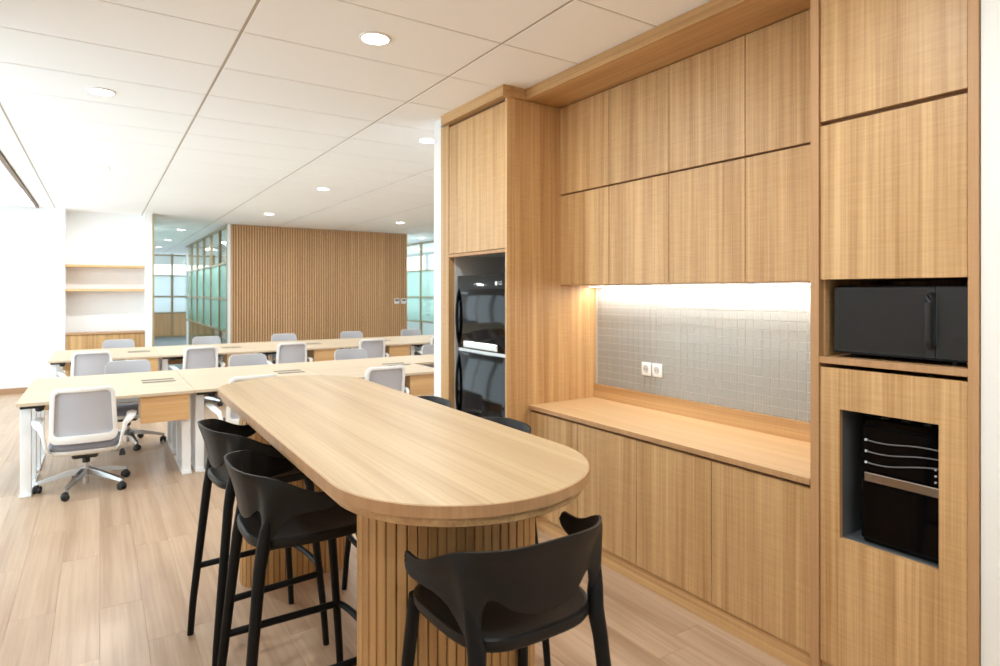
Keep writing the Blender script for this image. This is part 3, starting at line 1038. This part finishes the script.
# ------------------------------------------------------------------ desks
def make_desk(flap_x):
    t = thing('office_desk', 'light oak desk', 'desk', (0, 0, 0), 'light oak office desks')
    finish('desktop', bx(.0015, 1.1985, 0, .798, .695, .720, bevel=.0015), 'desk_oak', t)
    for x in (.018, 1.114):
        finish('foot_plate', bx(x - .004, x + .072, .06, .74, 0, .014, bevel=.002), 'white_metal', t)
        for y in (.11, .56):
            finish('leg', bx(x, x + .068, y, y + .045, .014, .668, bevel=.003), 'white_metal', t)
        finish('top_beam', bx(x + .004, x + .064, .08, .76, .668, .695), 'white_metal', t)
    finish('cross_beam', bx(.09, 1.11, .56, .60, .640, .680), 'white_metal', t)
    finish('cable_tray', bx(.20, .80, .64, .76, .600, .690), 'black_satin', t)
    cp = finish('control_panel', bx(.022, .175, .035, .105, .670, .695, bevel=.002), 'black_satin', t)
    k = new_bm()
    tube(k, [(.14, .075, .672), (.14, .075, .650), (.14, .075, .640)], [.030, .028, .016], 14)
    finish('knob', k, 'black_rubber', cp, smooth=True)
    du = finish('drawer_unit', bx(.808, 1.105, .045, .46, .478, .6949, bevel=.002), 'desk_front', t)
    finish('drawer_front', bx(.804, 1.162, .025, .044, .474, .692, bevel=.0015), 'desk_front', du)
    fl = finish('power_flap', bx(flap_x, flap_x + .27, .685, .750, .7195, .7225, bevel=.001), 'flap_metal', t)
    finish('flap_slot', bx(flap_x + .02, flap_x + .25, .672, .682, .7195, .7208), 'recess_grey', t)
    return t
dA, dB = make_desk(.85), make_desk(.08)
firstA = firstB = True
X0 = -.524
chair_spots = []
for row, (yf, nn, nf, rname) in enumerate(((5.77, 3, 4, 'desk row nearest bar'), (9.15, 5, 5, 'desk row nearest slatted wall'))):
    for k in range(nn):
        lab = 'oak desk, %s from windows, %s, bar side' % (ORD[k], rname)
        place(dA, firstA, (X0 + 1.2 * k, yf, 0), 0, lab)
        firstA = False
        chair_spots.append((-.09 + 1.207 * k, yf + .10, 0, 'mesh office chair, %s from windows, bar side of %s' % (ORD[k], rname)))
    for k in range(nf):
        lab = 'oak desk, %s from windows, %s, slatted wall side' % (ORD[k], rname)
        place(dB, firstB, (X0 + 1.2 * (k + 1), yf + 1.6, 0), PI, lab)
        firstB = False
        chair_spots.append((.238 + 1.207 * k, yf + 1.5, PI, 'mesh office chair, %s from windows, slatted wall side of %s' % (ORD[k], rname)))

# ------------------------------------------------------------------ office chairs
def back_y(x, z):
    return -.235 + .045 * (x / .23) ** 2 - .16 * (z - .40)
def make_chair():
    t = thing('office_chair', 'office chair', 'chair', (0, 0, 0), 'grey mesh office chairs')
    # five-star base
    b = new_bm()
    cyl(b, 0, 0, .105, .170, .034, 20, .032)
    cyl(b, 0, 0, .035, .105, .018, 16)
    A0 = .58
    for k in range(5):
        a = A0 + 2 * PI * k / 5
        ca, sa = math.cos(a), math.sin(a)
        lp = []
        for r, w, z0, z1 in ((.02, .026, .115, .165), (.12, .023, .105, .146), (.22, .019, .088, .118), (.315, .017, .068, .090), (.33, .010, .070, .086)):
            lp.append([(r * ca - w * sa, r * sa + w * ca, z0), (r * ca + w * sa, r * sa - w * ca, z0),
                       (r * ca + w * .7 * sa, r * sa - w * .7 * ca, z1), (r * ca - w * .7 * sa, r * sa + w * .7 * ca, z1)])
        loft(b, lp)
    base = finish('star_base', b, 'aluminium', t)
    cas = None
    for k in range(5):
        a = A0 + 2 * PI * k / 5
        x, y = .315 * math.cos(a), .315 * math.sin(a)
        if cas is None:
            b = new_bm()
            for sy in (-1, 1):
                loft(b, [[(.028 * kk * math.cos(2 * PI * q / 18), sy * yy, .028 + .028 * kk * math.sin(2 * PI * q / 18)) for q in range(18)]
                         for yy, kk in ((.006, .86), (.008, 1.0), (.022, 1.0), (.026, .85))])
            tube(b, [(0, 0, .030), (0, 0, .070)], .010, 10)
            box(b, -.022, .022, -.006, .006, .022, .060, .004)
            cas = mesh_of('caster', b, 'black_rubber', True)
        inst(cas, 'caster', t, (x, y, 0), rotz=a + .7 * k)
    b = new_bm()
    cyl(b, 0, 0, .168, .225, .018, 18)
    finish('gas_column', b, 'aluminium', t, smooth=True)
    finish('column_collar', cyl(new_bm(), 0, 0, .205, .262, .027, 18), 'black_satin', t, smooth=True)
    finish('mechanism', bx(-.085, .085, -.13, .12, .262, .305, bevel=.01), 'black_satin', t)
    b = new_bm()
    tube(b, [(.08, -.02, .28), (.16, -.03, .282), (.24, -.03, .278)], .006, 8)
    lv = finish('lever', b, 'aluminium', t, smooth=True)
    b = new_bm()
    tube(b, [(.245, -.03, .285), (.245, -.03, .262), (.245, -.03, .235)], [.012, .020, .024], 12)
    finish('lever_knob', b, 'black_rubber', lv, smooth=True)
    # seat
    def rr(hx, hy, z, n=40, e=.5, oy=.02):
        lp = []
        for q in range(n):
            a = 2 * PI * q / n
            c, s = math.cos(a), math.sin(a)
            lp.append((hx * abs(c) ** e * (1 if c >= 0 else -1), oy + hy * abs(s) ** e * (1 if s >= 0 else -1), z))
        return lp
    b = new_bm()
    loft(b, [rr(.12, .12, .296), rr(.20, .19, .300), rr(.228, .222, .322), rr(.232, .228, .340), rr(.22, .215, .345)])
    finish('seat_shell', b, 'white_plastic', t, smooth=True)
    b = new_bm()
    loft(b, [rr(.222, .218, .338), rr(.235, .231, .352), rr(.236, .232, .378), rr(.222, .218, .396), rr(.15, .15, .403), rr(.05, .05, .402)])
    finish('seat_cushion', b, 'chair_fabric', t, smooth=True)
    # back frame: rounded ring, wider at the foot
    Z0, Z1 = .405, .832
    def ring_pts(ins_x, ins_top, ins_bot, r, n=10):
        hw_b, hw_t = .222 - ins_x, .203 - ins_x
        z0, z1 = Z0 + ins_bot, Z1 - ins_top
        pts = []
        for cx, cz, a0 in ((1, 1, 0), (-1, 1, PI / 2), (-1, -1, PI), (1, -1, 3 * PI / 2)):
            for q in range(n + 1):
                a = a0 + PI / 2 * q / n
                zz = (z1 - r if cz > 0 else z0 + r) + r * math.sin(a)
                hw = hw_b + (hw_t - hw_b) * (zz - Z0) / (Z1 - Z0)
                pts.append((cx * (hw - r) + r * math.cos(a), zz))
        full = []
        for q, p in enumerate(pts):                     # extra points along the straight runs
            full.append(p)
            if q % (n + 1) == n:
                nx_ = pts[(q + 1) % len(pts)]
                full += [(p[0] + (nx_[0] - p[0]) * w / 8, p[1] + (nx_[1] - p[1]) * w / 8) for w in range(1, 8)]
        return full
    outer, inner = ring_pts(0, 0, 0, .055), ring_pts(.030, .030, .058, .035)
    loops = []
    for (xo, zo), (xi, zi) in zip(outer, inner):
        yo, yi = back_y(xo, zo), back_y(xi, zi)
        loops.append([(xo, yo + .013, zo), (xo, yo - .010, zo), ((xo + xi) / 2, (yo + yi) / 2 - .017, (zo + zi) / 2), (xi, yi - .010, zi), (xi, yi + .013, zi)])
    b = new_bm()
    loft(b, loops, closed=True)
    bfm = finish('back_frame', b, 'white_plastic', t, smooth=True)
    b = new_bm()
    mpts = ring_pts(.026, .026, .054, .035)
    nx, nz = 15, 9
    z0, z1 = Z0 + .045, Z1 - .003
    rows = []
    for iz in range(nz + 1):
        z = z0 + (z1 - z0) * (0, .04, .15, .3, .45, .6, .75, .86, .955, 1)[iz]
        hw = .222 + (.203 - .222) * (z - Z0) / (Z1 - Z0) - .005
        if iz in (0, nz):
            hw -= .030
        elif iz in (1, nz - 1):
            hw -= .004
        rows.append([b.verts.new((hw * (2 * ix / nx - 1), back_y(hw * (2 * ix / nx - 1), z) + .015, z)) for ix in range(nx + 1)])
    rows2 = [[b.verts.new(v.co + Vector((0, .004, 0))) for v in r_] for r_ in rows]
    for iz in range(nz):
        for ix in range(nx):
            b.faces.new((rows[iz][ix], rows[iz][ix + 1], rows[iz + 1][ix + 1], rows[iz + 1][ix]))
            b.faces.new((rows2[iz][ix], rows2[iz + 1][ix], rows2[iz + 1][ix + 1], rows2[iz][ix + 1]))
    finish('back_mesh', b, 'chair_mesh', t, smooth=True)
    for sx in (-1, 1):
        b = new_bm()
        P_ = [(.150, -.06, .300, .022, .010), (.205, -.13, .316, .024, .011), (.236, -.185, .365, .026, .012), (.248, -.205, .44, .026, .012), (.268, -.190, .52, .025, .011), (.296, -.145, .548, .026, .012),
              (.306, -.085, .558, .032, .012), (.310, -.01, .564, .036, .011), (.311, .06, .567, .034, .010), (.311, .09, .566, .022, .007)]
        lp = []
        for i, (x, y, z, w, h_) in enumerate(P_):
            p = Vector((x, y, z))
            a_ = Vector(P_[max(i - 1, 0)][:3]); c_ = Vector(P_[min(i + 1, len(P_) - 1)][:3])
            tg = (c_ - a_).normalized()
            wd_ = Vector((0, 1, 0)) if i < 4 else Vector((1, 0, 0)) if i > 5 else Vector((.7, .7, 0)).normalized()
            wd_ = (wd_ - tg * wd_.dot(tg)).normalized()
            nn_ = tg.cross(wd_)
            ring_ = []
            for q in range(12):
                an = 2 * PI * q / 12
                v = p + wd_ * (w * math.cos(an)) + nn_ * (h_ * math.sin(an))
                ring_.append((v.x * sx, v.y, v.z))
            lp.append(ring_)
        loft(b, lp)
        finish('armrest', b, 'white_plastic', t, smooth=True)
    return t
chair = make_chair()
for i, (x, y, r, lab) in enumerate(chair_spots):
    rz = r + random.uniform(-.07, .07)
    if i == 0:
        rz = -.05
    place(chair, i == 0, (x, y, 0), rz, lab)
